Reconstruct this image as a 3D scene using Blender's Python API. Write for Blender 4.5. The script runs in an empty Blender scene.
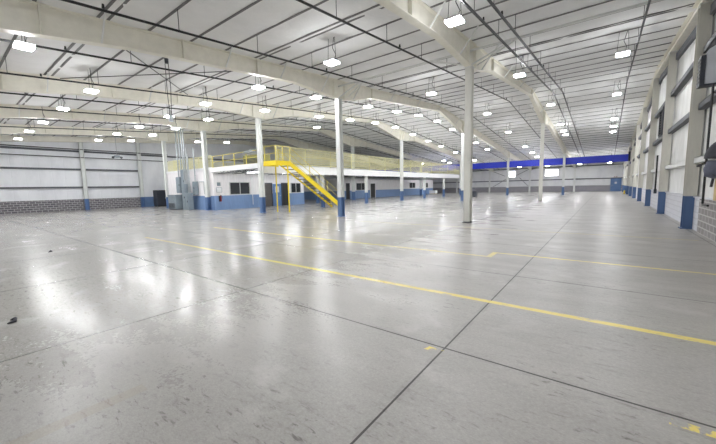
import bpy, bmesh, math, random
from mathutils import Vector, Matrix
random.seed(7)
S = bpy.context.scene
COL = S.collection
R = random.random

# ------------------------------------------------------------------ helpers
class MB:
    def __init__(s):
        s.bm = bmesh.new(); s.mi = 0
    def face(s, vs):
        f = s.bm.faces.new(vs); f.material_index = s.mi; return f
    def hexa(s, p):
        v = [s.bm.verts.new(q) for q in p]
        for q in ((0,3,2,1),(4,5,6,7),(0,1,5,4),(1,2,6,5),(2,3,7,6),(3,0,4,7)):
            s.face([v[i] for i in q])
        return s
    def box(s, x0, x1, y0, y1, z0, z1):
        return s.hexa([(x0,y0,z0),(x1,y0,z0),(x1,y1,z0),(x0,y1,z0),(x0,y0,z1),(x1,y0,z1),(x1,y1,z1),(x0,y1,z1)])
    def bar(s, a, b, w, h=None, up=(0,0,1)):
        a, b = Vector(a), Vector(b); h = h or w
        d = (b-a).normalized(); up = Vector(up)
        if abs(d.dot(up)) > .98: up = Vector((0,1,0)) if abs(d.y) < .9 else Vector((1,0,0))
        r = d.cross(up).normalized()*w/2; u = r.cross(d).normalized()*h/2
        return s.hexa([a-r-u,a+r-u,a+r+u,a-r+u,b-r-u,b+r-u,b+r+u,b-r+u])
    def tube(s, pts, rad, n=8):
        pts = [Vector(p) for p in pts]; rings = []
        for i, p in enumerate(pts):
            d = (pts[min(i+1,len(pts)-1)]-pts[max(i-1,0)]).normalized()
            up = Vector((0,0,1)) if abs(d.z) < .9 else Vector((1,0,0))
            r = d.cross(up).normalized(); u = r.cross(d)
            k = rad[i] if isinstance(rad, (list,tuple)) else rad
            rings.append([s.bm.verts.new(p+(r*math.cos(t)+u*math.sin(t))*k) for t in [2*math.pi*j/n for j in range(n)]])
        for a, b in zip(rings, rings[1:]):
            for j in range(n): s.face([a[j],a[(j+1)%n],b[(j+1)%n],b[j]])
        s.face(rings[0][::-1]); s.face(rings[-1]); return s
    def prism(s, prof, axis, a, b):
        # prof: 2D polygon; axis 0 -> (y,z) extruded along x ; 1 -> (x,z) along y ; 2 -> (x,y) along z
        def P(q, t): return (t,q[0],q[1]) if axis == 0 else ((q[0],t,q[1]) if axis == 1 else (q[0],q[1],t))
        A = [s.bm.verts.new(P(q,a)) for q in prof]; B = [s.bm.verts.new(P(q,b)) for q in prof]
        n = len(prof)
        for i in range(n): s.face([A[i],A[(i+1)%n],B[(i+1)%n],B[i]])
        s.face(A[::-1]); s.face(B); return s
    def strip(s, top, bot, x0, x1):
        # solid between two polylines of (y,z) with the same y count, from x0 to x1
        for i in range(len(top)-1):
            (ya,ta),(yb,tb) = top[i],top[i+1]; (yc,ba),(yd,bb) = bot[i],bot[i+1]
            s.hexa([(x0,yc,ba),(x1,yc,ba),(x1,yd,bb),(x0,yd,bb),(x0,ya,ta),(x1,ya,ta),(x1,yb,tb),(x0,yb,tb)])
        return s
    def build(s, name, mats, parent=None, loc=None, bevel=0, smooth=False):
        bmesh.ops.recalc_face_normals(s.bm, faces=s.bm.faces)
        if bevel:
            bmesh.ops.bevel(s.bm, geom=list(s.bm.edges), offset=bevel, segments=1, affect='EDGES')
        me = bpy.data.meshes.new(name); s.bm.to_mesh(me); s.bm.free()
        for m in (mats if isinstance(mats, (list,tuple)) else [mats]): me.materials.append(m)
        if smooth:
            for p in me.polygons: p.use_smooth = True
        o = bpy.data.objects.new(name, me); COL.objects.link(o)
        if loc: o.location = loc
        if parent: o.parent = parent
        return o

def tag(o, label, cat, group=None):
    o['label'] = label; o['category'] = cat
    if group: o['group'] = group
    return o
def thing(name, label, cat, loc=(0,0,0), group=None):
    o = bpy.data.objects.new(name, None); COL.objects.link(o); o.location = loc
    o.empty_display_size = .2
    return tag(o, label, cat, group)
def struct(o): o['kind'] = 'structure'; return o
def dup(root, loc, label=None, group=None):
    r = root.copy(); COL.objects.link(r); r.location = loc
    if label: r['label'] = label
    if group: r['group'] = group
    for ch in list(root.children):
        c = ch.copy(); COL.objects.link(c); c.parent = r
        for g in list(ch.children):
            d = g.copy(); COL.objects.link(d); d.parent = c
    return r
ORD = ['first','second','third','fourth','fifth','sixth','seventh','eighth','ninth','tenth','eleventh','twelfth','thirteenth','fourteenth']

# ------------------------------------------------------------------ materials
def lin(c):
    return tuple(((v/255)/12.92 if v/255 <= .04045 else ((v/255+.055)/1.055)**2.4) for v in c)+(1,)
class NT:
    def __init__(s, name):
        s.m = bpy.data.materials.new(name); s.m.use_nodes = True
        s.t = s.m.node_tree; s.b = s.t.nodes['Principled BSDF']
    def n(s, typ, **kw):
        o = s.t.nodes.new(typ)
        for k, v in kw.items():
            setattr(o, k, v)
        return o
    def l(s, a, b): s.t.links.new(a, b)
    def math(s, op, a, b=None, c=None, clamp=False):
        o = s.n('ShaderNodeMath', operation=op); o.use_clamp = clamp
        for i, v in enumerate((a,b,c)):
            if v is None: continue
            if isinstance(v, (int,float)): o.inputs[i].default_value = v
            else: s.l(v, o.inputs[i])
        return o.outputs[0]
    def noise(s, vec, scale, detail=4, rough=.55, dist=0):
        o = s.n('ShaderNodeTexNoise'); o.inputs['Scale'].default_value = scale
        o.inputs['Detail'].default_value = detail; o.inputs['Roughness'].default_value = rough
        o.inputs['Distortion'].default_value = dist
        if vec is not None: s.l(vec, o.inputs['Vector'])
        return o.outputs['Fac']
    def ramp(s, f, p0, p1, v0=0., v1=1.):
        o = s.n('ShaderNodeMapRange'); o.inputs[1].default_value = p0; o.inputs[2].default_value = p1
        o.inputs[3].default_value = v0; o.inputs[4].default_value = v1
        s.l(f, o.inputs[0]); return o.outputs[0]
    def mix(s, f, a, b):
        o = s.n('ShaderNodeMix', data_type='RGBA')
        if isinstance(f, (int,float)): o.inputs[0].default_value = f
        else: s.l(f, o.inputs[0])
        for i, v in ((6,a),(7,b)):
            if isinstance(v, tuple): o.inputs[i].default_value = v
            else: s.l(v, o.inputs[i])
        return o.outputs[2]
    def obj(s): return s.n('ShaderNodeTexCoord').outputs['Object']
    def scaled(s, vec, sc):
        o = s.n('ShaderNodeMapping'); o.inputs['Scale'].default_value = sc; s.l(vec, o.inputs[0]); return o.outputs[0]
    def col(s, v): s.l(v, s.b.inputs['Base Color'])
    def bump(s, h, st, dist=.02):
        o = s.n('ShaderNodeBump'); o.inputs['Strength'].default_value = st; o.inputs['Distance'].default_value = dist
        s.l(h, o.inputs['Height']); s.l(o.outputs[0], s.b.inputs['Normal'])

def paint(name, c, rough=.5, metal=0, var=.08, scale=3.):
    k = NT(name); a = lin(c); d = tuple(v*(1-var*2.2) for v in a[:3])+(1,)
    f = k.ramp(k.noise(k.obj(), scale, 5, .6), .35, .75)
    k.col(k.mix(f, a, d)); k.b.inputs['Roughness'].default_value = rough; k.b.inputs['Metallic'].default_value = metal
    return k.m
def two_tone(name, lo, hi, z, rough=.5):
    k = NT(name); o = k.obj(); sx = k.n('ShaderNodeSeparateXYZ'); k.l(o, sx.inputs[0])
    f = k.math('GREATER_THAN', sx.outputs[2], z)
    nz = k.ramp(k.noise(k.scaled(o,(3,3,.6)), 2., 5, .6), .4, .8, 1., .84)
    c = k.mix(f, lin(lo), lin(hi)); mm = k.n('ShaderNodeMix', data_type='RGBA', blend_type='MULTIPLY'); mm.inputs[0].default_value = 1
    k.l(c, mm.inputs[6]); k.l(nz, mm.inputs[7]); k.col(mm.outputs[2]); k.b.inputs['Roughness'].default_value = rough
    return k.m
def emit(name, c, st):
    k = NT(name); k.b.inputs['Base Color'].default_value = lin(c)
    k.b.inputs['Emission Color'].default_value = lin(c); k.b.inputs['Emission Strength'].default_value = st
    return k.m
def blocks(name, c1, c2, mortar, axis):
    # concrete block courses; axis 'x' wall runs along x, 'y' along y
    k = NT(name); sx = k.n('ShaderNodeSeparateXYZ'); k.l(k.obj(), sx.inputs[0])
    cb = k.n('ShaderNodeCombineXYZ'); k.l(sx.outputs[0 if axis == 'x' else 1], cb.inputs[0]); k.l(sx.outputs[2], cb.inputs[1])
    b = k.n('ShaderNodeTexBrick'); k.l(cb.outputs[0], b.inputs[0])
    b.inputs['Color1'].default_value = lin(c1); b.inputs['Color2'].default_value = lin(c2); b.inputs['Mortar'].default_value = lin(mortar)
    b.inputs['Scale'].default_value = 1; b.inputs['Brick Width'].default_value = .4; b.inputs['Row Height'].default_value = .2
    b.inputs['Mortar Size'].default_value = .02; b.inputs['Mortar Smooth'].default_value = .2
    k.col(b.outputs[0]); k.b.inputs['Roughness'].default_value = .85
    k.bump(b.outputs[1], -.5, .01); return k.m
def panel_mat(name, c, dirt, axis, pitch=.3, var=.5):
    # wall liner panels with faint vertical ribs and grime
    k = NT(name); o = k.obj(); sx = k.n('ShaderNodeSeparateXYZ'); k.l(o, sx.inputs[0])
    t = sx.outputs[0 if axis == 'x' else 1]
    w = k.math('PINGPONG', t, pitch/2)
    rib = k.ramp(w, 0, .03)
    f = k.ramp(k.noise(k.scaled(o,(1,1,.45)), .9, 6, .62), .42, .8)
    sp = k.ramp(k.noise(o, 7, 3, .6), .68, .74)
    f = k.math('MAXIMUM', k.math('MULTIPLY', f, var), k.math('MULTIPLY', sp, .45))
    k.col(k.mix(f, lin(c), lin(dirt))); k.b.inputs['Roughness'].default_value = .55
    k.bump(rib, .35, .02); return k.m

M = {}
M['beige'] = paint('beige_steel', (238,235,223), .5, 0, .05)
M['white_steel'] = paint('white_steel', (226,227,225), .45, 0, .05)
M['col_blue'] = two_tone('column_paint', (88,118,164), (226,228,226), 1.12)
M['col_plain'] = two_tone('column_plain', (60,58,55), (222,221,214), .05)
M['rcol'] = two_tone('wall_column_paint', (80,106,146), (205,203,194), 1.12)
M['purlin'] = paint('purlin_steel', (122,121,122), .6, .0)
M['girt'] = paint('girt_steel', (96,98,104), .6, .0)
M['pipe'] = paint('black_pipe', (26,27,30), .45, .0)
M['dark'] = paint('dark_grey', (58,62,72), .5)
M['grey'] = paint('machine_grey', (140,152,160), .45)
M['conduit'] = paint('conduit', (176,182,186), .35, .5)
M['yellow'] = paint('safety_yellow', (246,218,28), .4, 0, .03)
M['mesh'] = paint('pale_yellow', (226,222,176), .5)
M['rail'] = paint('faded_yellow', (226,212,104), .45)
M['blue'] = paint('royal_blue', (30,54,208), .4, 0, .04)
M['white'] = paint('white_paint', (238,239,240), .5, 0, .03)
M['tread'] = paint('tread_steel', (120,116,100), .6)
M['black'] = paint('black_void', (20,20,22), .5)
M['door_blue'] = paint('door_blue', (98,130,176), .4)
M['door_brown'] = paint('door_grey', (84,80,78), .45)
M['alu'] = paint('light_aluminium', (205,206,206), .35, .3)
M['heater'] = paint('heater_grey', (206,210,218), .4)
M['tarp'] = paint('dark_tarp', (66,66,74), .75, 0, .15, 9)
M['cloth'] = paint('grey_cloth', (96,100,116), .8, 0, .15, 9)
M['ply'] = paint('plywood', (206,182,128), .6, 0, .1, 4)
M['red'] = paint('signal_red', (130,26,28), .4)
M['lamp'] = emit('lamp_diffuser', (252,253,255), 112.)
M['tube'] = emit('tube_lamp', (250,253,255), 75.)
M['daylight'] = emit('daylit_glass', (246,250,255), 3.2)
M['glass'] = paint('dark_glass', (40,44,50), .12)
M['block_y'] = blocks('grey_blocks_side', (116,114,118), (96,94,100), (182,180,182), 'y')
M['block_x'] = blocks('grey_blocks_end', (136,134,140), (118,116,124), (200,198,200), 'x')
M['block_r'] = blocks('grey_blocks_bare', (150,146,146), (136,132,132), (188,186,184), 'y')
M['block_w'] = blocks('painted_blocks', (206,207,214), (200,201,209), (190,191,198), 'y')
M['panel_y'] = panel_mat('white_panels_side', (234,236,240), (196,198,204), 'y', .9)
M['panel_x'] = panel_mat('white_panels_end', (232,233,234), (192,193,197), 'x', .9)
M['panel_r'] = panel_mat('white_panels_right', (232,233,232), (180,179,174), 'y', .75, .8)
M['office'] = two_tone('office_paint', (124,152,194), (240,237,238), 1.22, .45)
M['lwall_blue'] = paint('blue_wainscot', (112,142,186), .5)

# ceiling fabric
k = NT('insulation_fabric'); o = k.obj()
f = k.ramp(k.noise(k.scaled(o,(1,.5,1)), .5, 5, .6), .35, .75)
sx = k.n('ShaderNodeSeparateXYZ'); k.l(o, sx.inputs[0])
seam = k.ramp(k.math('PINGPONG', sx.outputs[0], .9), 0, .03, .35, 0)
k.col(k.mix(k.math('MAXIMUM', k.math('MULTIPLY', f, .6), seam), lin((240,240,240)), lin((214,214,213))))
k.b.inputs['Roughness'].default_value = .7
k.bump(k.noise(k.scaled(o,(1.3,.5,1)), 1.6, 4, .5), .5, .12)
M['fabric'] = k.m

# floor: polished concrete with joints, wear and painted lane lines
k = NT('polished_concrete'); o = k.obj(); sx = k.n('ShaderNodeSeparateXYZ'); k.l(o, sx.inputs[0]); X, Y = sx.outputs[0], sx.outputs[1]
big = k.ramp(k.noise(o, .16, 3, .5), .3, .7)
mid = k.ramp(k.noise(k.scaled(o,(.55,1.5,1)), 1.2, 8, .62, .3), .28, .76)
med = mid
fine = k.ramp(k.noise(o, 26, 6, .7), .28, .74)
grain = k.ramp(k.noise(k.scaled(o,(.8,1.6,1)), 60, 4, .7), .3, .7)
c = k.mix(big, lin((177,174,170)), lin((163,160,156)))
c = k.mix(k.math('MULTIPLY', mid, .55), c, lin((132,129,125)))
c = k.mix(k.math('MULTIPLY', fine, .45), c, lin((206,204,200)))
c = k.mix(k.math('MULTIPLY', grain, .4), c, lin((112,109,105)))
pits = k.math('MULTIPLY', k.ramp(k.noise(k.scaled(o,(.6,2.,1)), 11, 8, .68, .5), .57, .66), k.ramp(k.noise(o, .6, 3, .5), .42, .6))
c = k.mix(k.math('MULTIPLY', pits, .8), c, lin((92,88,84)))
scr = k.math('MULTIPLY', k.ramp(k.noise(k.scaled(o,(.8,2.2,1)), 5, 7, .7, .5), .55, .66), k.ramp(k.noise(o, .45, 3, .5), .4, .56))
c = k.mix(k.math('MULTIPLY', scr, .42), c, lin((116,112,107)))
pale = k.ramp(k.noise(o, 1.0, 5, .6, .4), .56, .80)
c = k.mix(k.math('MULTIPLY', pale, .55), c, lin((208,206,204)))
def mod_line(t, off, per, w):
    a = k.math('PINGPONG', k.math('ADD', t, off+per*100), per/2)
    return k.math('LESS_THAN', a, w/2)
def band(t, a, b): return k.math('MULTIPLY', k.math('GREATER_THAN', t, a), k.math('LESS_THAN', t, b))
jx = mod_line(X, 1.235, 3.48, .018); jy = mod_line(Y, -3.03, 3.225, .021)
halo = k.math('MULTIPLY', k.math('MAXIMUM', mod_line(X, 1.235, 3.48, .09), mod_line(Y, -3.03, 3.225, .09)), k.ramp(k.noise(o, 3, 4, .6), .45, .7))
c = k.mix(k.math('MULTIPLY', halo, .35), c, lin((112,108,104)))
c = k.mix(k.math('MULTIPLY', k.math('MAXIMUM', jx, jy), .9), c, lin((40,38,36)))
wear = k.ramp(k.noise(k.scaled(o,(1,2,1)), 4.5, 7, .78), .54, .64, 1, .1)
wear2 = k.ramp(k.noise(o, .6, 3, .5), .36, .5, .6, 1)
def skewed(x0, y0, x1, y1):   # Y minus the value of a straight run at this X
    m = (y1-y0)/(x1-x0)
    return k.math('SUBTRACT', Y, k.math('ADD', k.math('MULTIPLY', X, m), y0-m*x0))
L1 = k.math('MULTIPLY', band(skewed(-13.4,4.64,2.5,4.67), -.055, .055), band(X, -13.4, 2.6))
L1 = k.math('MULTIPLY', L1, k.ramp(X, -11, -5, .45, 1))
L2 = k.math('MULTIPLY', band(skewed(-13.5,7.62,-2.1,7.68), -.05, .05), band(X, -14, -2.06))
L2 = k.math('MAXIMUM', L2, k.math('MULTIPLY', band(X, -2.14, -2.02), band(Y, 7.63, 8.26)))
L2 = k.math('MAXIMUM', L2, k.math('MULTIPLY', band(Y, 8.16, 8.25), band(X, -2.14, 2.6)))
L3 = k.math('MULTIPLY', k.math('MULTIPLY', band(Y, 12.62, 12.72), band(X, -9.5, 2.1)), .5)
L4 = k.math('MULTIPLY', band(Y, 2.90, 2.98), k.math('MAXIMUM', band(X, .42, .75), band(X, -1.42, -1.2)))
L4 = k.math('MULTIPLY', L4, k.ramp(k.noise(k.scaled(o,(2,1,1)), 7, 3, .6), .5, .56))
yl = k.math('MAXIMUM', k.math('MAXIMUM', k.math('MULTIPLY', L1, wear), k.math('MULTIPLY', L2, k.math('MULTIPLY', wear, wear2))), k.math('MAXIMUM', k.math('MULTIPLY', L3, wear), L4))
c = k.mix(k.math('MULTIPLY', yl, .9), c, lin((232,214,112)))
tan_strip = k.math('MULTIPLY', k.math('MULTIPLY', band(X, -3.12, -2.99), k.math('LESS_THAN', Y, .95)), .3)
c = k.mix(tan_strip, c, lin((150,138,108)))
k.col(c)
rg = k.math('ADD', k.math('ADD', k.ramp(med, 0, 1, .10, .26), k.math('MULTIPLY', fine, .08)), k.ramp(X, -6, -1, 0, .16))
k.l(rg, k.b.inputs['Roughness'])
k.b.inputs['Specular IOR Level'].default_value = .36
bh = k.math('ADD', k.noise(k.scaled(o,(1,1.3,1)), 5.5, 6, .6), k.math('MULTIPLY', k.math('MAXIMUM', jx, jy), -1.))
k.bump(bh, .09, .02)
M['floor'] = k.m

# ------------------------------------------------------------------ setting
XR, XL, YN, YF = 2.5, -42.0, -6.0, 74.6
RIDGE = 28.2
def roof(y): return 6.48+.08*y if y < RIDGE else 8.736-.0795*(y-RIDGE)   # underside of the purlins

struct(MB().box(XL-.3, XR+.3, YN-.3, YF+.3, -.3, 0).build('floor', M['floor']))
# ceiling fabric sagging between purlins
PUR = [2.12+1.35*i for i in range(-5, 54)]
PUR = [y for y in PUR if y < YF-.3]
def fab(y, x):
    t = ((y-2.12)/1.35) % 1.0
    return roof(y)+.035-.05*math.sin(math.pi*t)*(1+.3*math.sin(x*1.7+y*.6))+.012*math.sin(x*3.3+y*2.1)
m = MB(); ny, nx = 480, 50
ys = [YN-.3+(YF-YN+.6)*j/ny for j in range(ny+1)]; xs = [XL-.3+(XR-XL+.6)*i/nx for i in range(nx+1)]
g = [[m.bm.verts.new((x,y,fab(y,x))) for x in xs] for y in ys]
gt = [[m.bm.verts.new((x,y,roof(y)+.5)) for x in (xs[0],xs[-1])] for y in ys]
for j in range(ny):
    for i in range(nx): m.face([g[j][i],g[j][i+1],g[j+1][i+1],g[j+1][i]])
    m.face([gt[j][0],gt[j+1][0],gt[j+1][1],gt[j][1]])
ceil = struct(m.build('ceiling', M['fabric'], smooth=True))
pm = None
for y in PUR:
    if pm is None:
        m = MB(); m.box(XL, XR, -.008, .008, 0, .12); m.box(XL, XR, -.038, .038, 0, .014)
        po = m.build('purlin', M['purlin'], ceil, (0,y,roof(y))); pm = po
    else:
        po = pm.copy(); COL.objects.link(po); po.location = (0,y,roof(y)); po.parent = ceil
# the few doubled lap purlins nearest the camera bays
for y in (3.47+.24, 8.87+.24, 16.97+.2):
    po = pm.copy(); COL.objects.link(po); po.location = (0,y,roof(y)); po.parent = ceil

# walls ------------------------------------------------------------
def gable(x0, x1, z0=0, off=.3):
    m = MB(); m.prism([(YN-.3,z0),(YF+.3,z0),(YF+.3,roof(YF+.3)+off),(RIDGE,roof(RIDGE)+off),(YN-.3,roof(YN-.3)+off)], 0, x0, x1); return m
wr = struct(gable(XR, XR+.3).build('wall_right', M['panel_r']))
wl = struct(gable(XL-.3, XL).build('wall_left', M['panel_y']))
we = struct(MB().box(XL-.3, XR+.3, YF, YF+.3, 0, roof(YF)+.3).build('wall_end', M['panel_x']))
struct(MB().box(XL-.3, XR+.3, YN-.3, YN, 0, roof(YN)+.3).build('wall_near', M['panel_x']))
def child(o, label=None):
    if label: o['label'] = label
    return o
# right wall: wainscot, girts, rafter
child(MB().box(XR-.1, XR, 14.75, YF, 0, 1.08).build('wainscot', M['block_w'], wr), 'pale painted block wainscot')
child(MB().box(XR-.12, XR, YN, 14.75, 0, 1.08).build('wainscot', M['block_r'], wr), 'bare grey concrete block wainscot')
MB().box(XR-.14, XR, YN, YF, 1.08, 1.11).build('ledge', M['block_w'], wr)
for z in (2.2, 3.95, 5.72):
    m = MB(); m.box(XR-.2, XR, YN, YF, z, z+.02); m.box(XR-.2, XR, YN, YF, z+.18, z+.2); m.box(XR-.2, XR-.185, YN, YF, z, z+.2); m.build('girt', M['girt'] if z > 3 else M['white_steel'], wr)
m = MB(); ysr = [YN, 14.4, RIDGE, 45, YF]
m.strip([(y,roof(y)) for y in ysr], [(y,roof(y)-.42) for y in ysr], XR-.02, XR); 
m.strip([(y,roof(y)) for y in ysr], [(y,roof(y)-.02) for y in ysr], XR-.32, XR)
m.strip([(y,roof(y)-.40) for y in ysr], [(y,roof(y)-.42) for y in ysr], XR-.32, XR)
m.strip([(y,roof(y)) for y in ysr], [(y,roof(y)-.42) for y in ysr], XR-.18, XR-.17)
m.build('rafter', M['beige'], wr)
m = MB(); m.strip([(y,roof(y)-.55) for y in ysr], [(y,roof(y)-.85) for y in ysr], XR-.12, XR); m.build('eave_strip', M['girt'], wr)  # dark strip running along just under the rafter
# left wall
child(MB().box(XL, XL+.1, YN, 14.4, 0, 1.1).build('wainscot', M['block_y'], wl), 'grey concrete block wainscot')
child(MB().box(XL, XL+.08, 14.4, YF, 0, 1.12).build('wainscot', M['lwall_blue'], wl), 'blue painted wainscot')
for z in (2.2, 3.97, 5.75): 
    MB().box(XL, XL+.18, YN, 14.4 if z < 5 else YF, z, z+.16).build('girt', M['girt'], wl)
m = MB(); m.strip([(y,roof(y)) for y in ysr], [(y,roof(y)-.5) for y in ysr], XL, XL+.3); m.build('rafter', M['beige'], wl)
# end wall
MB().box(XL, XR-.1, YF-.1, YF, 0, 1.12).build('wainscot', M['block_x'], we)
for z, h in ((2.28,.17), (4.72,.16)):
    MB().box(XL, XR, YF-.2, YF, z, z+h).build('girt', M['girt'], we)
for a, b in (((-19.6,1.15),(-16.6,3.0)),((-14.4,3.0),(-12.7,1.2)),((-16.9,2.5),(-12.7,4.6)),((-20.0,4.6),(-17.2,3.4))):
    MB().bar((a[0],YF-.25,a[1]), (b[0],YF-.25,b[1]), .07).build('brace_rod', M['girt'], we)
# end wall windows and door
for i, (x0, x1) in enumerate(((-16.9,-15.2), (-9.75,-7.55))):
    w = struct(MB().box(x0, x1, YF-.05, YF-.02, 3.12, 4.36).build('window_%d' % (i+1), M['daylight']))
    m = MB()
    for a in (x0-.1, x1): m.box(a, a+.1, YF-.12, YF-.01, 3.02, 4.46)
    for z in (3.02, 4.36): m.box(x0-.1, x1+.1, YF-.12, YF-.01, z, z+.1)
    m.build('window_frame', M['alu'], w)
d = struct(MB().box(.72, 2.02, YF-.16, YF-.1, 0.01, 2.2).build('door_1', M['door_blue']))
m = MB(); m.box(.6,.72,YF-.2,YF-.05,0,2.32); m.box(2.02,2.14,YF-.2,YF-.05,0,2.32); m.box(.72,2.02,YF-.2,YF-.05,2.2,2.32); m.build('door_frame', M['door_blue'], d)
MB().box(1.2, 1.5, YF-.19, YF-.155, 1.35, 1.7).build('window_lite', M['alu'], d)
MB().box(.8, .88, YF-.22, YF-.155, 1.0, 1.12).build('door_handle', M['alu'], d)
t = thing('exit_light', 'red and white exit light above the blue far door', 'exit light', (1.3,YF-.21,2.59))
MB().box(-.25,.25,-.1,.0,-.12,.14).build('housing', M['white'], t, bevel=.015)
for a in (-.2,.08): MB().box(a,a+.12,-.12,-.1,-.08,.1).build('lens', M['red'], t)

# ------------------------------------------------------------------ columns
def hcol(label, cat, x, y, h, mat, w=.3, d=.34, group=None, name='steel_column', z0=0., brack=False):
    t = thing(name, label, cat, (x,y,z0), group)
    m = MB(); m.box(-w/2,w/2,-d/2,-d/2+.022,.02,h); m.box(-w/2,w/2,d/2-.022,d/2,.02,h); m.box(-.012,.012,-d/2+.022,d/2-.022,.02,h)
    m.build('shaft', mat, t)
    MB().box(-w/2-.05,w/2+.05,-d/2-.05,d/2+.05,0,.025).build('base_plate', M['dark'] if mat is M['col_plain'] else mat, t)
    MB().box(-w/2-.02,w/2+.02,-d/2-.02,d/2+.02,h,h+.03).build('cap_plate', M['white_steel'], t)
    return t
XG = [-4.85, -12.2, -19.6, -27.0, -34.9]
YC = [14.4, 34.5, 54.5]
rowname = ['column row nearest the right wall', 'second column row from the right wall', 'column row at the mezzanine edge', 'column row behind the office front', 'column row nearest the left wall']
def girder_bottom(y):
    pts = [(-6,4.9),(1.5,5.75),(4.4,6.18),(11.1,6.74),(13.9,6.62),(15.0,6.64),(17.6,7.27),(28.2,8.27),(33.6,7.2),(34.0,7.12),(35.0,7.12),(37.6,7.35),(50.5,6.25),(53.9,5.7),(55.1,5.7),(58,5.75),(74.6,4.4)]
    for (a,p),(b,q) in zip(pts, pts[1:]):
        if a <= y <= b: return p+(q-p)*(y-a)/(b-a)
GY = [-6,1.5,4.4,11.1,13.9,15.0,17.6,28.2,33.6,34.0,35.0,37.6,50.5,53.9,55.1,58,74.5]
for gi, x in enumerate(XG):
    for ci, y in enumerate(YC):
        if gi == 4 and ci: continue
        h = girder_bottom(y)-.03
        plain = gi == 0 and ci < 2
        lab = ('plain white steel column, %s in the %s' if plain else 'white steel column with blue base, %s in the %s') % (['nearest','middle','farthest'][ci], rowname[gi])
        hcol(lab, 'column', x, 14.31 if gi == 3 and ci == 0 else y, h, M['col_plain'] if plain else M['col_blue'], .28 if gi < 3 else (.36 if gi == 3 else .26), .3, 'roof columns')
for gi, x in enumerate(XG):
    t = thing('roof_girder', 'long beige tapered roof girder over the %s' % rowname[gi], 'girder', (x,0,0), 'roof girders')
    bot = [(y,girder_bottom(y)) for y in GY]; top = [(y,roof(y)) for y in GY]
    MB().strip([(y,z-.0) for y,z in top], bot, -.012, .012).build('web', M['beige'], t)
    MB().strip([(y,z+.025) for y,z in bot], bot, -.14, .14).build('bottom_flange', M['beige'], t)
    MB().strip(top, [(y,z-.025) for y,z in top], -.14, .14).build('top_flange', M['beige'], t)
    for y in (2.2,5.9,9.0,13.95,14.85,17.6,RIDGE,34.1,34.9,37.6,54.1,54.9):
        MB().box(-.13,.13,y-.012,y+.012,girder_bottom(y)+.025,roof(y)-.025).build('stiffener', M['beige'], t)
    for y in (3.5,7.5,10.2,12.9,15.6,19.7,23.7,27.8,31.8,36.0,40,45.3,50.7):
        for s in (-1,1):
            b = girder_bottom(y)
            MB().bar((s*.13,y,b+.02), (s*(.13+.8*(roof(y)-b)),y,roof(y)+.02), .04).build('flange_brace', M['white_steel'], t)
# strut line over the first columns
for (xa, xb, lab) in ((-12.2,-4.85,'second and first column rows'), (-4.85,2.1,'first column row and the right wall')):
    t = thing('eave_strut', 'thin pale strut pipe running between the %s' % lab, 'strut', ((xa+xb)/2,14.4,7.3), 'strut pipes')
    L = (xb-xa)/2-.02
    MB().tube([(-L,0,0),(L,0,0)], .05, 8).build('strut_tube', M['white_steel'], t)
    for s in ((-1,1) if xa < -6 else (-1,)):
        MB().bar((s*L,0,-.6), (s*(L-1.7),0,0), .05).build('knee_brace', M['white_steel'], t)
        MB().bar((s*L,.9,-.35), (s*(L-1.9),0,0), .04).build('knee_brace', M['white_steel'], t)
# end wall columns
for i, x in enumerate((-4.83,-12.45,-20.3,-27.6)):
    hcol('pale steel post on the far end wall, %s from the right' % ORD[i], 'column', x, YF-.32, roof(YF)-.2, M['white_steel'], .3, .2, 'end wall posts', 'wall_post')
# right wall columns
for i, y in enumerate((9.05,15.77,22.45,29.2,36.2,42.7,49.2,55.8,62.4,69.0)):
    if i == 0: continue
    t = hcol('beige wall column with blue base, %s along the right wall' % ('nearest' if i == 1 else ORD[i-1]+' from camera'), 'column', 2.3, y, roof(y)-.47, M['rcol'], .3, .34, 'right wall columns', 'wall_column')
# left wall columns
for i, y in enumerate((9.5,14.5)):
    hcol(['white wall column with blue base, standing against the grey block left wall','white wall column where grey blocks turn to blue on left wall'][i], 'column', XL+.3, y, roof(y)-.55, M['col_blue'], .32, .32, 'left wall columns', 'wall_column')

# ------------------------------------------------------------------ blue beam across the far bays
t = thing('crane_beam', 'long royal blue beam spanning the hall near the far end', 'beam', (0,54.85,0))
m = MB(); m.box(XL+.4,2.1,-.02,.02,4.3,5.18); m.build('web', M['blue'], t)
MB().box(XL+.4,2.1,-.13,.13,5.16,5.2).build('top_flange', M['blue'], t)
MB().box(XL+.4,2.1,-.13,.13,4.27,4.31).build('bottom_flange', M['blue'], t)
MB().box(2.1,2.3,-.12,.12,4.3,5.5).build('end_bracket', M['dark'], t)

# ------------------------------------------------------------------ sprinkler pipes
PX = [.77,-2.78,-3.33,-6.36,-10.05,-13.75,-17.5,-20.95,-24.5,-28.0,-31.7,-35.4]
for i, x in enumerate(PX):
    t = thing('sprinkler_pipe', 'thin black sprinkler pipe under the roof, %s from the right wall' % ORD[i], 'pipe', (x,0,0), 'sprinkler pipes')
    r = .045 if i in (1,2) else .034
    y1 = 72.
    MB().tube([(0,YN+.3,roof(YN+.3)-.6),(0,RIDGE-.6,roof(RIDGE-.6)-.6),(0,RIDGE,roof(RIDGE)-.6),(0,RIDGE+.6,roof(RIDGE+.6)-.6),(0,y1,roof(y1)-.6)], r, 6).build('pipe_run', M['pipe'], t)
    for j in range(1, 18):
        y = 2.12+1.35*(2*j-2)
        MB().bar((0,y,roof(y)-.57), (0,y,roof(y)+.02), .014).build('hanger_rod', M['pipe'], t)
        if i < 8 and j % 3 == 1:
            MB().tube([(0,y+.9,roof(y+.9)-.55),(0,y+.9,roof(y+.9)-.45)], [.035,.025], 6).build('sprinkler_head', M['pipe'], t)

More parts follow.
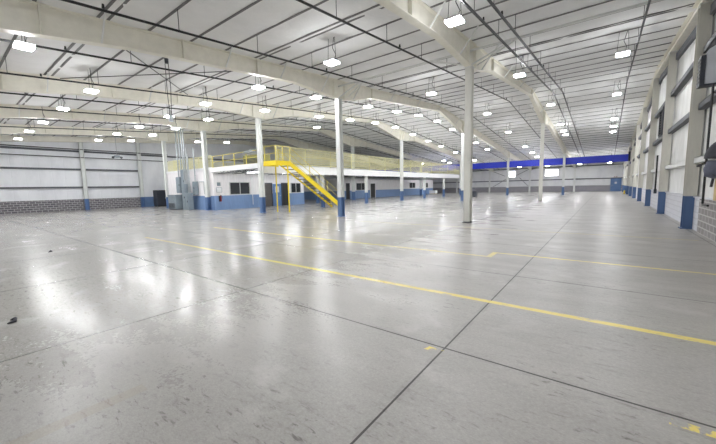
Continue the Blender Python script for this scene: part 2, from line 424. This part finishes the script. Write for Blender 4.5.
# rod bracing and a power drop in the near left roof bay
t = thing('brace_rods', 'thin crossed brace rods under the roof in the near left bay', 'bracing', (0,0,0))
for a, b in (((-12.35,3.25),(-19.45,9.55)),((-19.45,3.98),(-12.35,10.6))):
    MB().tube([(a[0],a[1],roof(a[1])-.06),(b[0],b[1],roof(b[1])-.06)], .018, 6).build('brace_rod', M['pipe'], t)
t = thing('hanging_cable', 'pair of cables dropping from the roof in the near left bay', 'cable', (-14.27,6.24,0))
for d_ in (-.05,.07): MB().tube([(0,d_,roof(6.24)-.02),(.02,d_*1.2,5.8),(0,d_*.6,4.75)], .012, 5).build('cable', M['pipe'], t)
MB().tube([(0,.02,roof(6.24)-.02),(0,.02,roof(6.24)-.2)], .07, 8).build('reel', M['dark'], t)
MB().box(-.05,.05,-.05,.09,4.5,4.76).build('connector_box', M['conduit'], t)

# low pipes along the left wall
for z, lab in ((5.22,'lower'),(6.0,'upper')):
    t = thing('wall_pipe', 'long dark pipe along the left wall, the %s of two' % lab, 'pipe', (XL+.35,0,z), 'left wall pipes')
    MB().tube([(0,YN+.5,0),(0,17.5,0)], .04, 6).build('pipe_run', M['pipe'], t)
    for y in (-2,2,6,10,14): MB().bar((0,y,0),(-.34,y,0), .03).build('bracket', M['pipe'], t)

# ------------------------------------------------------------------ high bay lights
LROWS = [  # far lamps hidden behind the blue beam are added to brighten the end wall
 (.3,  [3.2, 18.43, 29.6, 36.9, 39.9, 42.4, 60, 63, 66.8]),
 (-3.7,[3.4, 9.63, 18.4, 29.8, 36.6, 39.7, 41.6, 60, 63, 66.8]),
 (-8.45,[0.6, 9.66, 18.46, 29.7, 37.4, 46.5, 51.6, 55.6, 60, 63, 66.8]),
 (-13.0,[1.97, 9.66, 13.42, 18.41, 22.2, 25.8, 29.7, 33.46, 37.35, 41.24, 46.2, 60, 66.8]),
 (-17.5,[-1.5, 4.54, 9.51, 13.4, 18.35, 22.1, 25.9, 29.6, 33.36, 37.34, 41.2, 46.4, 54.95, 63]),
 (-22.1,[-1.5, 4.49, 9.58, 12.13, 22.8, 53.3, 55.9, 60, 66]),
 (-27.0,[-1.5, 4.51, 9.6, 12.08, 54.8, 62]),
 (-31.4,[-1.5, 4.48, 9.53, 12.13]),
 (-36.1,[-1.5, 4.5, 9.51, 12.04, 18.41, 21.9]),
]
proto = None
for ri, (x, L) in enumerate(LROWS):
    for li, y in enumerate(L):
        lab = 'glowing high bay light, %s from near end, %s row from right wall' % (ORD[li], ORD[ri])
        loc = (x, y, roof(y)-.91)
        if proto is None:
            proto = thing('high_bay_light', lab, 'ceiling light', loc, 'high bay lights')
            m = MB(); m.prism([(-.225,.035),(.225,.035),(.225,.06),(.1,.09),(-.1,.09),(-.225,.06)], 1, -.195, .195); m.build('housing', M['alu'], proto, bevel=.006)
            MB().box(-.22,.22,-.19,.19,-.015,.034).build('diffuser', M['lamp'], proto)
            m = MB()
            for s in (-1,1): m.bar((s*.2,0,.07),(s*.15,0,.93), .012)
            m.build('hanging_wires', M['pipe'], proto)
            m = MB(); m.tube([(.05,.02,.1),(.13,.08,.3),(.02,.03,.55),(.12,.0,.93)], .012, 5); m.build('power_cord', M['pipe'], proto)
        else: dup(proto, loc, lab)

# ------------------------------------------------------------------ office block and mezzanine
OX, OY0, OY1, OX2 = -26.3, 14.5, 24.8, -29.8
struct(MB().box(OX-.15, OX, OY0, OY1, 0, 3.1).build('wall_office_front', M['office']))
struct(MB().box(-35.4, OX-.15, OY0, OY0+.15, 0, 3.5).build('wall_office_side', M['office']))
struct(MB().box(-35.4, OX-.15, OY1-.15, OY1, 0, 3.1).build('wall_office_return', M['office']))
struct(MB().box(OX2-.15, OX2, 35.2, 66, 0, 2.9).build('wall_office_back', M['office']))
struct(MB().box(-41.9, OX2-.15, 35.2, 35.35, 0, 2.9).build('wall_office_cross', M['office']))
def window(n, X, y0, y1, z0, z1, split=True):
    w = struct(MB().box(X, X+.03, y0, y1, z0, z1).build('window_%d' % n, M['glass']))
    m = MB(); fw = .06
    for a in (y0-fw, y1): m.box(X, X+.07, a, a+fw, z0-fw, z1+fw)
    for z in (z0-fw, z1): m.box(X, X+.07, y0, y1, z, z+fw)
    if split: m.box(X, X+.06, (y0+y1)/2-.03, (y0+y1)/2+.03, z0, z1)
    m.build('window_frame', M['alu'], w)
def door(n, X, y0, y1, z1, mat, frame, handle=True):
    d = struct(MB().box(X, X+.04, y0, y1, .01, z1).build('door_%d' % n, mat))
    m = MB()
    for a in (y0-.09, y1): m.box(X, X+.09, a, a+.09, 0, z1+.09)
    m.box(X, X+.09, y0, y1, z1, z1+.09); m.build('door_frame', frame, d)
    if handle: MB().tube([(X+.04,y0+.12,1.02),(X+.11,y0+.12,1.02),(X+.11,y0+.26,1.02)], .018, 6).build('door_handle', M['alu'], d)
window(3, OX, 16.0, 17.92, 1.32, 2.32)
window(4, OX, 22.98, 24.25, 1.3, 2.25)
door(2, OX, 19.45, 20.42, 2.22, M['door_brown'], M['dark'])
door(3, OX, 21.75, 22.5, 2.22, M['black'], M['dark'], False)  # open doorway drawn as a black slab, its shade put into the colour
MB()  # blue leaf standing open between the two dark doorways
d = struct(MB().box(OX+.01, OX+.06, 20.6, 21.62, .02, 2.2).build('door_4', M['door_blue']))
MB().tube([(OX+.06,21.48,1.02),(OX+.13,21.48,1.02),(OX+.13,21.36,1.02)], .018, 6).build('door_handle', M['alu'], d)
MB().box(OX+.055,OX+.07,20.85,21.35,1.35,1.95).build('kick_plate', M['alu'], d)
window(5, OX2, 38.75, 41.3, 1.3, 2.3)
door(5, OX2, 36.4, 37.0, 2.25, M['black'], M['dark'], False)
door(6, OX2, 42.4, 43.7, 2.25, M['black'], M['white'], False)  # opening filled with a black slab; the shade inside is painted
window(7, OX2, 55.4, 57.6, 1.4, 2.35)
window(8, OX2, 61.6, 63.3, 1.4, 2.3)

t = bpy.data.objects.new('floor_mezzanine', None); COL.objects.link(t); struct(t)
EX = -19.8
MB().box(-35.4, EX-.05, 14.55, 56, 3.38, 3.46).build('floor_plate', M['white_steel'], t)
child(MB().box(OX-.05, EX, 14.38, 14.55, 3.2, 3.56).build('fascia', M['white'], t), 'white fascia along the near end')
child(MB().box(EX-.05, EX+.02, 14.55, 56, 2.84, 3.44).build('fascia', M['white'], t), 'white fascia along the long open side')
MB().box(-35.4, OX-.05, 14.44, 14.5, 3.44, 3.62).build('edge_trim', M['white'], t)
MB().box(OX-.1, OX+.05, 14.56, 56, 3.1, 3.38).build('ledger', M['white_steel'], t)
for j in range(32):
    y = 15.0+1.28*j
    m = MB(); m.box(OX+.05, EX-.06, y-.03, y+.03, 3.32, 3.38); m.box(OX+.05, EX-.06, y-.03, y+.03, 3.08, 3.13)
    n = 12
    for q in range(n):
        a = OX+.1+(EX-OX-.2)*q/n; b = OX+.1+(EX-OX-.2)*(q+1)/n
        m.bar((a,y,3.12 if q%2 else 3.33),(b,y,3.33 if q%2 else 3.12), .03)
    m.build('bar_joist', M['girt'], t)
for i, y in enumerate((21.0,27.6,41.3,48.0)):
    hcol('short white post with blue base under the mezzanine edge, %s from the stair' % ORD[i], 'column', EX-.1, y, 2.81, M['col_blue'], .25, .25, 'mezzanine posts', 'mezzanine_post')
hcol('short white post with blue base under the deck behind the stair', 'column', OX+.3, 26.6, 3.06, M['col_blue'], .25, .25, 'mezzanine posts', 'mezzanine_post')

# railings
def railing(label, pts, h, mesh_h, mesh_w, pitch, post=2.4, zdeck=3.46, name='guard_railing'):
    t = thing(name, label, 'railing', (pts[0][0],pts[0][1],zdeck), 'mezzanine railings')
    ox, oy = pts[0]
    for (xa,ya),(xb,yb) in zip(pts, pts[1:]):
        L = math.hypot(xb-xa,yb-ya); n = max(1,round(L/post)); ux, uy = (xb-xa)/L, (yb-ya)/L
        for q in range(n+1):
            p = (xa-ox+ux*L*q/n, ya-oy+uy*L*q/n)
            MB().box(p[0]-.025,p[0]+.025,p[1]-.025,p[1]+.025,0,h).build('post', M['rail'] if pitch > .3 else M['mesh'], t)
        for z in (h, h*.55, .12):
            MB().tube([(xa-ox,ya-oy,z),(xb-ox,yb-oy,z)], .024, 6).build('rail', M['rail'] if pitch > .3 else M['mesh'], t)
        if mesh_h:
            m = MB(); k_ = int(L/pitch)
            for q in range(k_):
                s = (q+.5)/k_*L; m.bar((xa-ox+ux*s,ya-oy+uy*s,.12),(xa-ox+ux*s,ya-oy+uy*s,h), mesh_w)
            kk = int(h/pitch)
            for q in range(1,kk): m.bar((xa-ox,ya-oy,q*pitch),(xb-ox,yb-oy,q*pitch), mesh_w)
            m.build('mesh_infill', M['mesh'], t)
    return t
railing('yellow mesh guard railing over the office side wall by the conduits', [(-35.2,14.62),(-26.6,14.62)], 1.15, True, .026, .13)
railing('open yellow pipe railing on the mezzanine near the first column', [(-26.4,14.62),(-20.0,14.62)], 1.05, False, 0, .5, 1.6)
railing('pale yellow mesh railing along the long mezzanine edge', [(-19.95,16.1),(-19.95,55.8)], 1.45, True, .024, .15, 3.0)
railing('pale yellow mesh railing along the back of the mezzanine', [(-34.9,15.2),(-34.9,50)], 1.3, True, .024, .16, 3.0)
# air handler on the deck
t = thing('air_handler', 'olive air handling unit on the mezzanine behind the yellow railing', 'air handler', (-24.2,17.4,3.46))
olive = paint('olive_paint', (150,146,84), .6)
MB().box(-1.1,1.1,-.6,.6,.1,1.15).build('casing', olive, t, bevel=.02)
for s in (-.8,.8): MB().box(s-.1,s+.1,-.55,.55,0,.1).build('skid', M['dark'], t)
m = MB()
for q in range(7): m.box(-.9,.9,-.63,-.6,.25+.11*q,.31+.11*q)
m.build('louver', M['dark'], t)

# ------------------------------------------------------------------ yellow stair
t = thing('steel_stair', 'bright yellow steel stair rising to the mezzanine', 'stair', (0,0,0))
xa, xb = -19.3, -18.0; ya, yb, zt = 15.75, 21.55, 3.6
MB().box(xa, xb, 14.45, 15.75, zt-.05, zt).build('landing', M['tread'], t)
m = MB(); m.box(xa,xb+.03,14.42,14.46,zt-.3,zt+.03); m.box(xb-.02,xb+.03,14.46,15.75,zt-.3,zt+.03); m.box(xa-.03,xa+.02,14.46,15.75,zt-.3,zt+.03); m.build('landing_frame', M['yellow'], t)
sl = zt/(yb-ya)
for x, dz in ((xa-.03,.08), (xb-.02,.3)):
    m = MB(); m.prism([(ya-.05,zt+.03),(ya-.05,zt-dz),(yb-.03-dz*1.6,0),(yb,0),(yb,.12)], 0, x, x+.05); m.build('stringer', M['yellow'], t)
ns = 14
for q in range(ns):
    z = zt-(q+1)*zt/(ns+1); y = ya+(q+.5)*(yb-ya)/(ns+.6)
    tr = MB().box(xa+.02, xb-.02, y, y+.27, z-.03, z).build('tread', M['tread'], t)
    MB().box(xa+.02, xb-.02, y+.25, y+.285, z-.045, z+.004).build('nosing', M['yellow'], tr)
    MB().prism([(y-.02,z-.03),(y+.28,z-.03),(y+.28,z-.2)], 0, xa+.02, xa+.05).build('bracket', M['yellow'], tr)
for x in (xa-.03, xb-.02): MB().box(x,x+.06,15.45,15.51,0,zt-.3).build('leg', M['yellow'], t)
for x in (xa, xb):
    for q, y in enumerate((ya, ya+1.9, ya+3.8, yb-.15)):
        z = zt-(y-ya)*sl; MB().bar((x,y,z),(x,y,z+.98), .04).build('baluster', M['rail'], t)
    for h in (.98,.5):
        MB().tube([(x,ya,zt+h),(x,yb-.15,zt-(yb-.15-ya)*sl+h)], .022, 6).build('handrail', M['rail'], t)
for y in (14.48,15.1): MB().bar((xb,y,zt),(xb,y,zt+1.05), .04).build('baluster', M['rail'], t)
MB().bar((xa+.1,14.48,zt),(xa+.1,14.48,zt+1.05), .04).build('baluster', M['rail'], t)
for h in (1.03,.52):
    MB().tube([(xa+.1,14.48,zt+h),(xb,14.48,zt+h),(xb,15.75,zt+h)], .022, 6).build('handrail', M['rail'], t)

# flood light disc on the column by the stair
t = thing('flood_light', 'flat grey flood light fixed to the column beside the stair landing', 'light', (-19.76,13.96,4.2))
MB().tube([(-.32,-.1,.0),(-.32,-.1,.05),(-.32,-.1,.14),(-.32,-.1,.22)], [.42,.44,.3,.1], 14).build('reflector', M['conduit'], t)
MB().tube([(-.32,-.1,.2),(-.1,.05,.3),(.02,.2,.3)], .03, 6).build('arm', M['conduit'], t)

# thin white conduit down the office front, strip lights under the deck
t = thing('wall_conduit', 'thin white conduit down the office front beside the dark window', 'conduit', (OX+.1,18.2,0))
MB().tube([(0,0,0.3),(0,0,2.95)], .03, 6).build('conduit_run', M['white'], t)
MB().box(-.1,.06,-.1,.1,2.66,2.84).build('junction_box', M['white'], t)
for i, q in enumerate((1, 4, 7, 10, 13, 16, 19, 22, 25, 28)):  # mostly hidden strips, added to brighten the office front
    t = thing('strip_light', 'white strip light of the mostly added row under the mezzanine, %s from the near end' % ORD[i], 'ceiling light', (-23.8,15.64+1.28*q,3.14), 'strip lights')
    MB().box(-1.2,1.2,-.07,.07,.05,.12).build('housing', M['white'], t, bevel=.01)
    MB().tube([(-1.17,0,.01),(1.17,0,.01)], .028, 8).build('tube_lamp', M['tube'], t)
    for s_ in (-1,1): MB().bar((s_*.9,0,.12),(s_*.9,0,.24), .02).build('hanger', M['pipe'], t)
# items on the office wall
t = thing('fire_extinguisher', 'dark red fire extinguisher hung low on the blue office wall', 'fire extinguisher', (OX+.12,15.02,.72))
MB().tube([(0,0,0),(0,0,.02),(0,0,.4),(0,0,.46),(0,0,.5)], [.05,.065,.065,.04,.03], 12).build('cylinder', M['red'], t)
MB().tube([(0,0,.5),(0,0,.56)], .03, 8).build('valve', M['black'], t)
MB().tube([(0,0,.54),(0,.1,.5),(.02,.12,.25)], .016, 6).build('hose', M['black'], t)
MB().box(-.12,-.09,-.12,.12,.0,.5).build('bracket', M['black'], t)
for z, h, w, lab, nm, mt in ((2.05,.3,.28,'small grey alarm box high on the office wall','alarm_box','grey'),(1.5,.42,.5,'white notice board on the office wall above extinguisher','notice_board','white')):
    t = thing(nm, lab, nm.replace('_',' '), (OX,14.95,z))
    MB().box(.0,.06,-w/2,w/2,0,h).build('panel', M[mt], t, bevel=.01)
    m = MB(); 
    for a in (-w/2,w/2-.025): m.box(.06,.075,a,a+.025,0,h)
    for b in (0,h-.025): m.box(.06,.075,-w/2,w/2,b,b+.025)
    m.build('rim', M['grey'], t)

# ------------------------------------------------------------------ electrical gear beside the office
t = thing('transformer', 'grey floor standing transformer cabinet beside the office corner', 'transformer', (-31.65,13.75,0))
MB().box(-.75,.75,-.4,.4,.08,1.3).build('cabinet', M['grey'], t, bevel=.02)
MB().box(-.7,.7,-.36,.36,0,.08).build('plinth', M['dark'], t)
MB().box(-.78,.78,-.43,.43,1.3,1.36).build('lid', M['grey'], t)
m = MB()
for q in range(6): m.box(-.6,.6,-.425,-.4,.2+.07*q,.235+.07*q)
m.build('vent', M['dark'], t)
for i, (x, y, w, d_, z0, h) in enumerate(((-31.9,14.31,.8,.35,1.5,1.5),(-30.9,14.31,.7,.35,1.55,2.1),(-30.05,13.95,.6,.45,0,2.3),(-29.0,14.31,.45,.3,1.3,1.2),(-29.4,13.9,.5,.45,0,1.5))):
    lab = ['wide grey wall panel over the transformer, left one','taller grey switch panel over the transformer, right one','tall grey floor cabinet right of the transformer','grey breaker panel on the office wall right of tall cabinet','lower grey floor cabinet just right of the tall cabinet'][i]
    t = thing('electrical_switch_panel', lab, 'electrical panel', (x,y,z0), 'electrical panels')
    MB().box(-w/2,w/2,-d_/2,d_/2,0.0,h).build('enclosure', M['grey'] if i != 1 else M['conduit'], t, bevel=.015)
    MB().box(-w/2+.05,w/2-.05,-d_/2-.03,-d_/2,.08,h-.08).build('panel_door', M['grey'], t)
    MB().box(w/2-.14,w/2-.1,-d_/2-.07,-d_/2-.03,h*.45,h*.45+.16).build('latch', M['dark'], t)
for i, (x, z0, z1) in enumerate(((-32.1,3.0,7.3),(-31.5,3.02,7.4),(-31.0,3.68,7.4),(-30.65,3.68,7.4),(-30.2,2.3,6.0),(-29.9,2.3,5.2),(-29.5,1.5,5.4),(-29.3,1.5,4.8),(-29.0,2.52,5.4))):
    t = thing('conduit', 'vertical grey conduit above the electrical panels, %s from the left' % ORD[i], 'conduit', (x,14.33 if x < -30.4 or x > -29.1 else 13.95,0), 'panel conduits')
    MB().tube([(0,0,z0),(0,0,z1)], .05, 8).build('conduit_run', M['conduit'], t)
    for z in (z0+.5,z0+1.2): MB().box(-.09,.09,-.03,.05,z,z+.05).build('strap', M['conduit'], t)
t = thing('wall_conduit', 'thin conduit with right angle bends along the office side wall', 'conduit', (0,14.42,0))
MB().tube([(-28.6,0,2.45),(-27.75,0,2.45),(-27.7,0,2.4),(-27.7,0,1.4),(-27.65,0,1.35),(-27.3,0,1.35)], .035, 6).build('conduit_run', M['conduit'], t)
MB().box(-27.3,-27.16,-.05,.07,1.25,1.45).build('junction_box', M['conduit'], t)
# dark cabinet by the left wall
t = thing('storage_cabinet', 'dark grey double door cabinet against the left blue wall', 'cabinet', (-41.1,16.55,0))
MB().box(-.55,.45,-.95,.95,.08,1.85).build('body', M['dark'], t, bevel=.015)
MB().box(-.5,.4,-.9,.9,0,.08).build('plinth', M['black'], t)
for s in (-1,1):
    dd = MB().box(.45,.48,min(.02*s,.93*s),max(.02*s,.93*s),.12,1.8).build('cabinet_door', M['dark'], t)
    MB().bar((.51,.08*s,.85),(.51,.08*s,1.1), .03).build('handle', M['alu'], dd)
# emergency light hung near left wall
t = thing('hanging_emergency_light', 'small twin lamp emergency light hung before the left wall', 'emergency light', (-36,10.75,4.95))
MB().bar((0,0,.12),(0,0,roof(10.75)-5.03), .025).build('rod', M['conduit'], t)
MB().box(-.1,.1,-.2,.2,-.06,.12).build('body', M['grey'], t, bevel=.01)
for s in (-1,1): MB().tube([(.0,s*.26,.02),(.1,s*.34,-.08)], [.05,.11], 8).build('lamp_head', M['dark'], t)

# ------------------------------------------------------------------ right wall gear
t = thing('unit_heater', 'grey box unit heater high on the right wall at frame edge', 'heater', (2.28,13.78,4.32))
m = MB(); m.prism([(-.2,.04),(.2,.04),(.2,1.08),(-.02,1.06),(-.14,1.0),(-.2,.88)], 1, -.16, .16); m.build('casing', M['heater'], t, bevel=.012)
m = MB(); m.box(-.30,-.2,-.18,.18,.0,.84); m.box(-.2,.2,-.18,.18,.0,.04); m.build('rim', M['dark'], t)
m = MB()
for q in range(7): m.box(-.31,-.30,-.14,.14,.1+.1*q,.15+.1*q)
m.build('louver', M['black'], t)
for y in (-.12,.12): MB().bar((.05,y,1.06),(.1,y,1.45), .03).build('hanger_rod', M['pipe'], t)
t = thing('gas_pipe', 'black drop pipe below the heater with foot turned to wall', 'pipe', (2.22,13.35,0))
MB().tube([(0,0,4.28),(0,0,1.0),(0.0,-.05,.95),(.02,-.5,.95)], .028, 8).build('pipe_run', M['pipe'], t)
for z in (2.3,4.05): MB().bar((0,0,z),(.16,0,z), .04).build('bracket', M['pipe'], t)
MB().bar((0,0,2.15),(-.14,.2,2.05), .05).build('valve_handle', M['pipe'], t)
# covered fan with board
t = thing('covered_fan', 'wall fan under a dark cover on the right wall at frame edge', 'fan', (2.2,11.7,1.38))
m = MB(); pr = []
for a in range(0,11):
    s = a/10; pr.append(((0,0,.8+.45*s), .02+.34*math.cos(s*math.pi/2)**.6*(1+.0*s)))
m.tube([p for p,_ in pr], [max(.02,q*.85) for _,q in pr], 12)
cov = m.build('cover', M['tarp'], t, smooth=True)
m = MB(); m.tube([(0,0,.3),(0,0,.36),(0,0,.55),(0,0,.74)], [.12,.27,.3,.24], 12); m.build('wrapped_motor', M['cloth'], t, smooth=True)
m = MB(); m.tube([(-.1,-.25,.35),(-.24,-.1,.5),(-.2,.2,.55),(-.05,.3,.4),(-.1,.2,.1)], .03, 6); m.build('power_cord', M['dark'], t)
MB().box(-.02,.28,-.34,.34,-.25,.55).build('plywood_board', M['ply'], t)
MB().bar((.1,0,.6),(.37,0,.6), .06).build('bracket', M['pipe'], t)
# drops and louvre on the right wall
t = thing('wall_louver', 'dark slatted louvre box on the right wall beyond second column', 'louvre', (2.36,25.6,4.2))
m = MB(); m.box(-.06,.12,-.75,-.69,0,1.5); m.box(-.06,.12,.69,.75,0,1.5); m.box(-.06,.12,-.69,.69,0,.06); m.box(-.06,.12,-.69,.69,1.44,1.5); m.build('frame', M['dark'], t)
m = MB()
for q in range(9): m.bar((-.02,0,.16+.145*q),(.04,0,.10+.145*q), 1.37, .02, up=(0,0,1))
m.build('slats', M['black'], t)
for y, z0, z1, lab in ((25.1,1.15,3.1,'dark conduit drop low on the right wall beyond second column'),(22.9,2.45,3.9,'short dark conduit drop beside the second right wall column')):
    t = thing('conduit_drop', lab, 'conduit', (2.24,y,0))
    MB().tube([(0,0,z0),(0,0,z1)], .045, 6).build('conduit_run', M['pipe'], t)
    MB().box(-.06,.06,-.09,.09,z0-.2,z0+.05).build('junction_box', M['dark'], t)
# ------------------------------------------------------------------ small things on the floor
t = thing('bollard', 'small yellow bollard on the floor beside the right wall', 'bollard', (2.0,57.0,0))
MB().tube([(0,0,.02),(0,0,.45),(0,0,.5)], [.09,.09,.05], 10).build('post', M['yellow'], t)
MB().tube([(0,0,0),(0,0,.02)], .2, 10).build('base_plate', M['dark'], t)
t = thing('waste_bin', 'small dark waste bin far off behind the nearest plain column', 'bin', (-14.4,45.5,0))
MB().prism([(-.22,0),(.22,0),(.27,.75),(-.27,.75)], 1, -.25, .25).build('body', M['dark'], t)
MB().box(-.29,.29,-.28,.28,.75,.8).build('lid', M['black'], t)
t = thing('crate', 'low white crate on the floor at the end of office wall', 'crate', (-28.6,63.5,0))
MB().box(-.7,.7,-.5,.5,.1,.75).build('body', M['white'], t, bevel=.02)
MB().box(-.65,.65,-.45,.45,0,.1).build('skid', M['ply'], t)
for i, (x, y, lab) in enumerate(((-6.11,.48,'curled dark scrap on the floor at lower left'),(-12.65,1.92,'tiny dark scrap on the floor far left'))):
    m = MB(); m.tube([(-.06,0,.012),(-.02,.04,.03),(.05,.03,.02),(.08,-.04,.012)], [.008,.022,.02,.008], 6)
    tag(m.build('scrap', M['tarp'], loc=(x,y,0)), lab, 'scrap')

# ------------------------------------------------------------------ camera, world, view
cam = bpy.data.cameras.new('camera'); co = bpy.data.objects.new('camera', cam); COL.objects.link(co)
r = Vector((0.79580135,0.60517169,-0.0216205)); u = Vector((-0.04668739,0.09691287,0.99419726)); w = Vector((-0.60375534,0.79017411,-0.10537728))
mt = Matrix((r, u, -w)).transposed().to_4x4(); mt.translation = (0,0,1.65); co.matrix_world = mt
cam.sensor_fit = 'HORIZONTAL'; cam.sensor_width = 36; cam.lens = 324.2/716*36; cam.clip_start = .05; cam.clip_end = 300
S.camera = co
wd = bpy.data.worlds.new('world'); S.world = wd; wd.use_nodes = True
wd.node_tree.nodes['Background'].inputs[0].default_value = (.7,.8,1,1); wd.node_tree.nodes['Background'].inputs[1].default_value = .5
S.cycles.max_bounces = 10; S.cycles.diffuse_bounces = 7; S.cycles.glossy_bounces = 4; S.cycles.sample_clamp_indirect = 8
S.view_settings.view_transform = 'Standard'; S.view_settings.look = 'None'; S.view_settings.gamma = 1; S.view_settings.exposure = 0.44
S.view_settings.use_curve_mapping = False
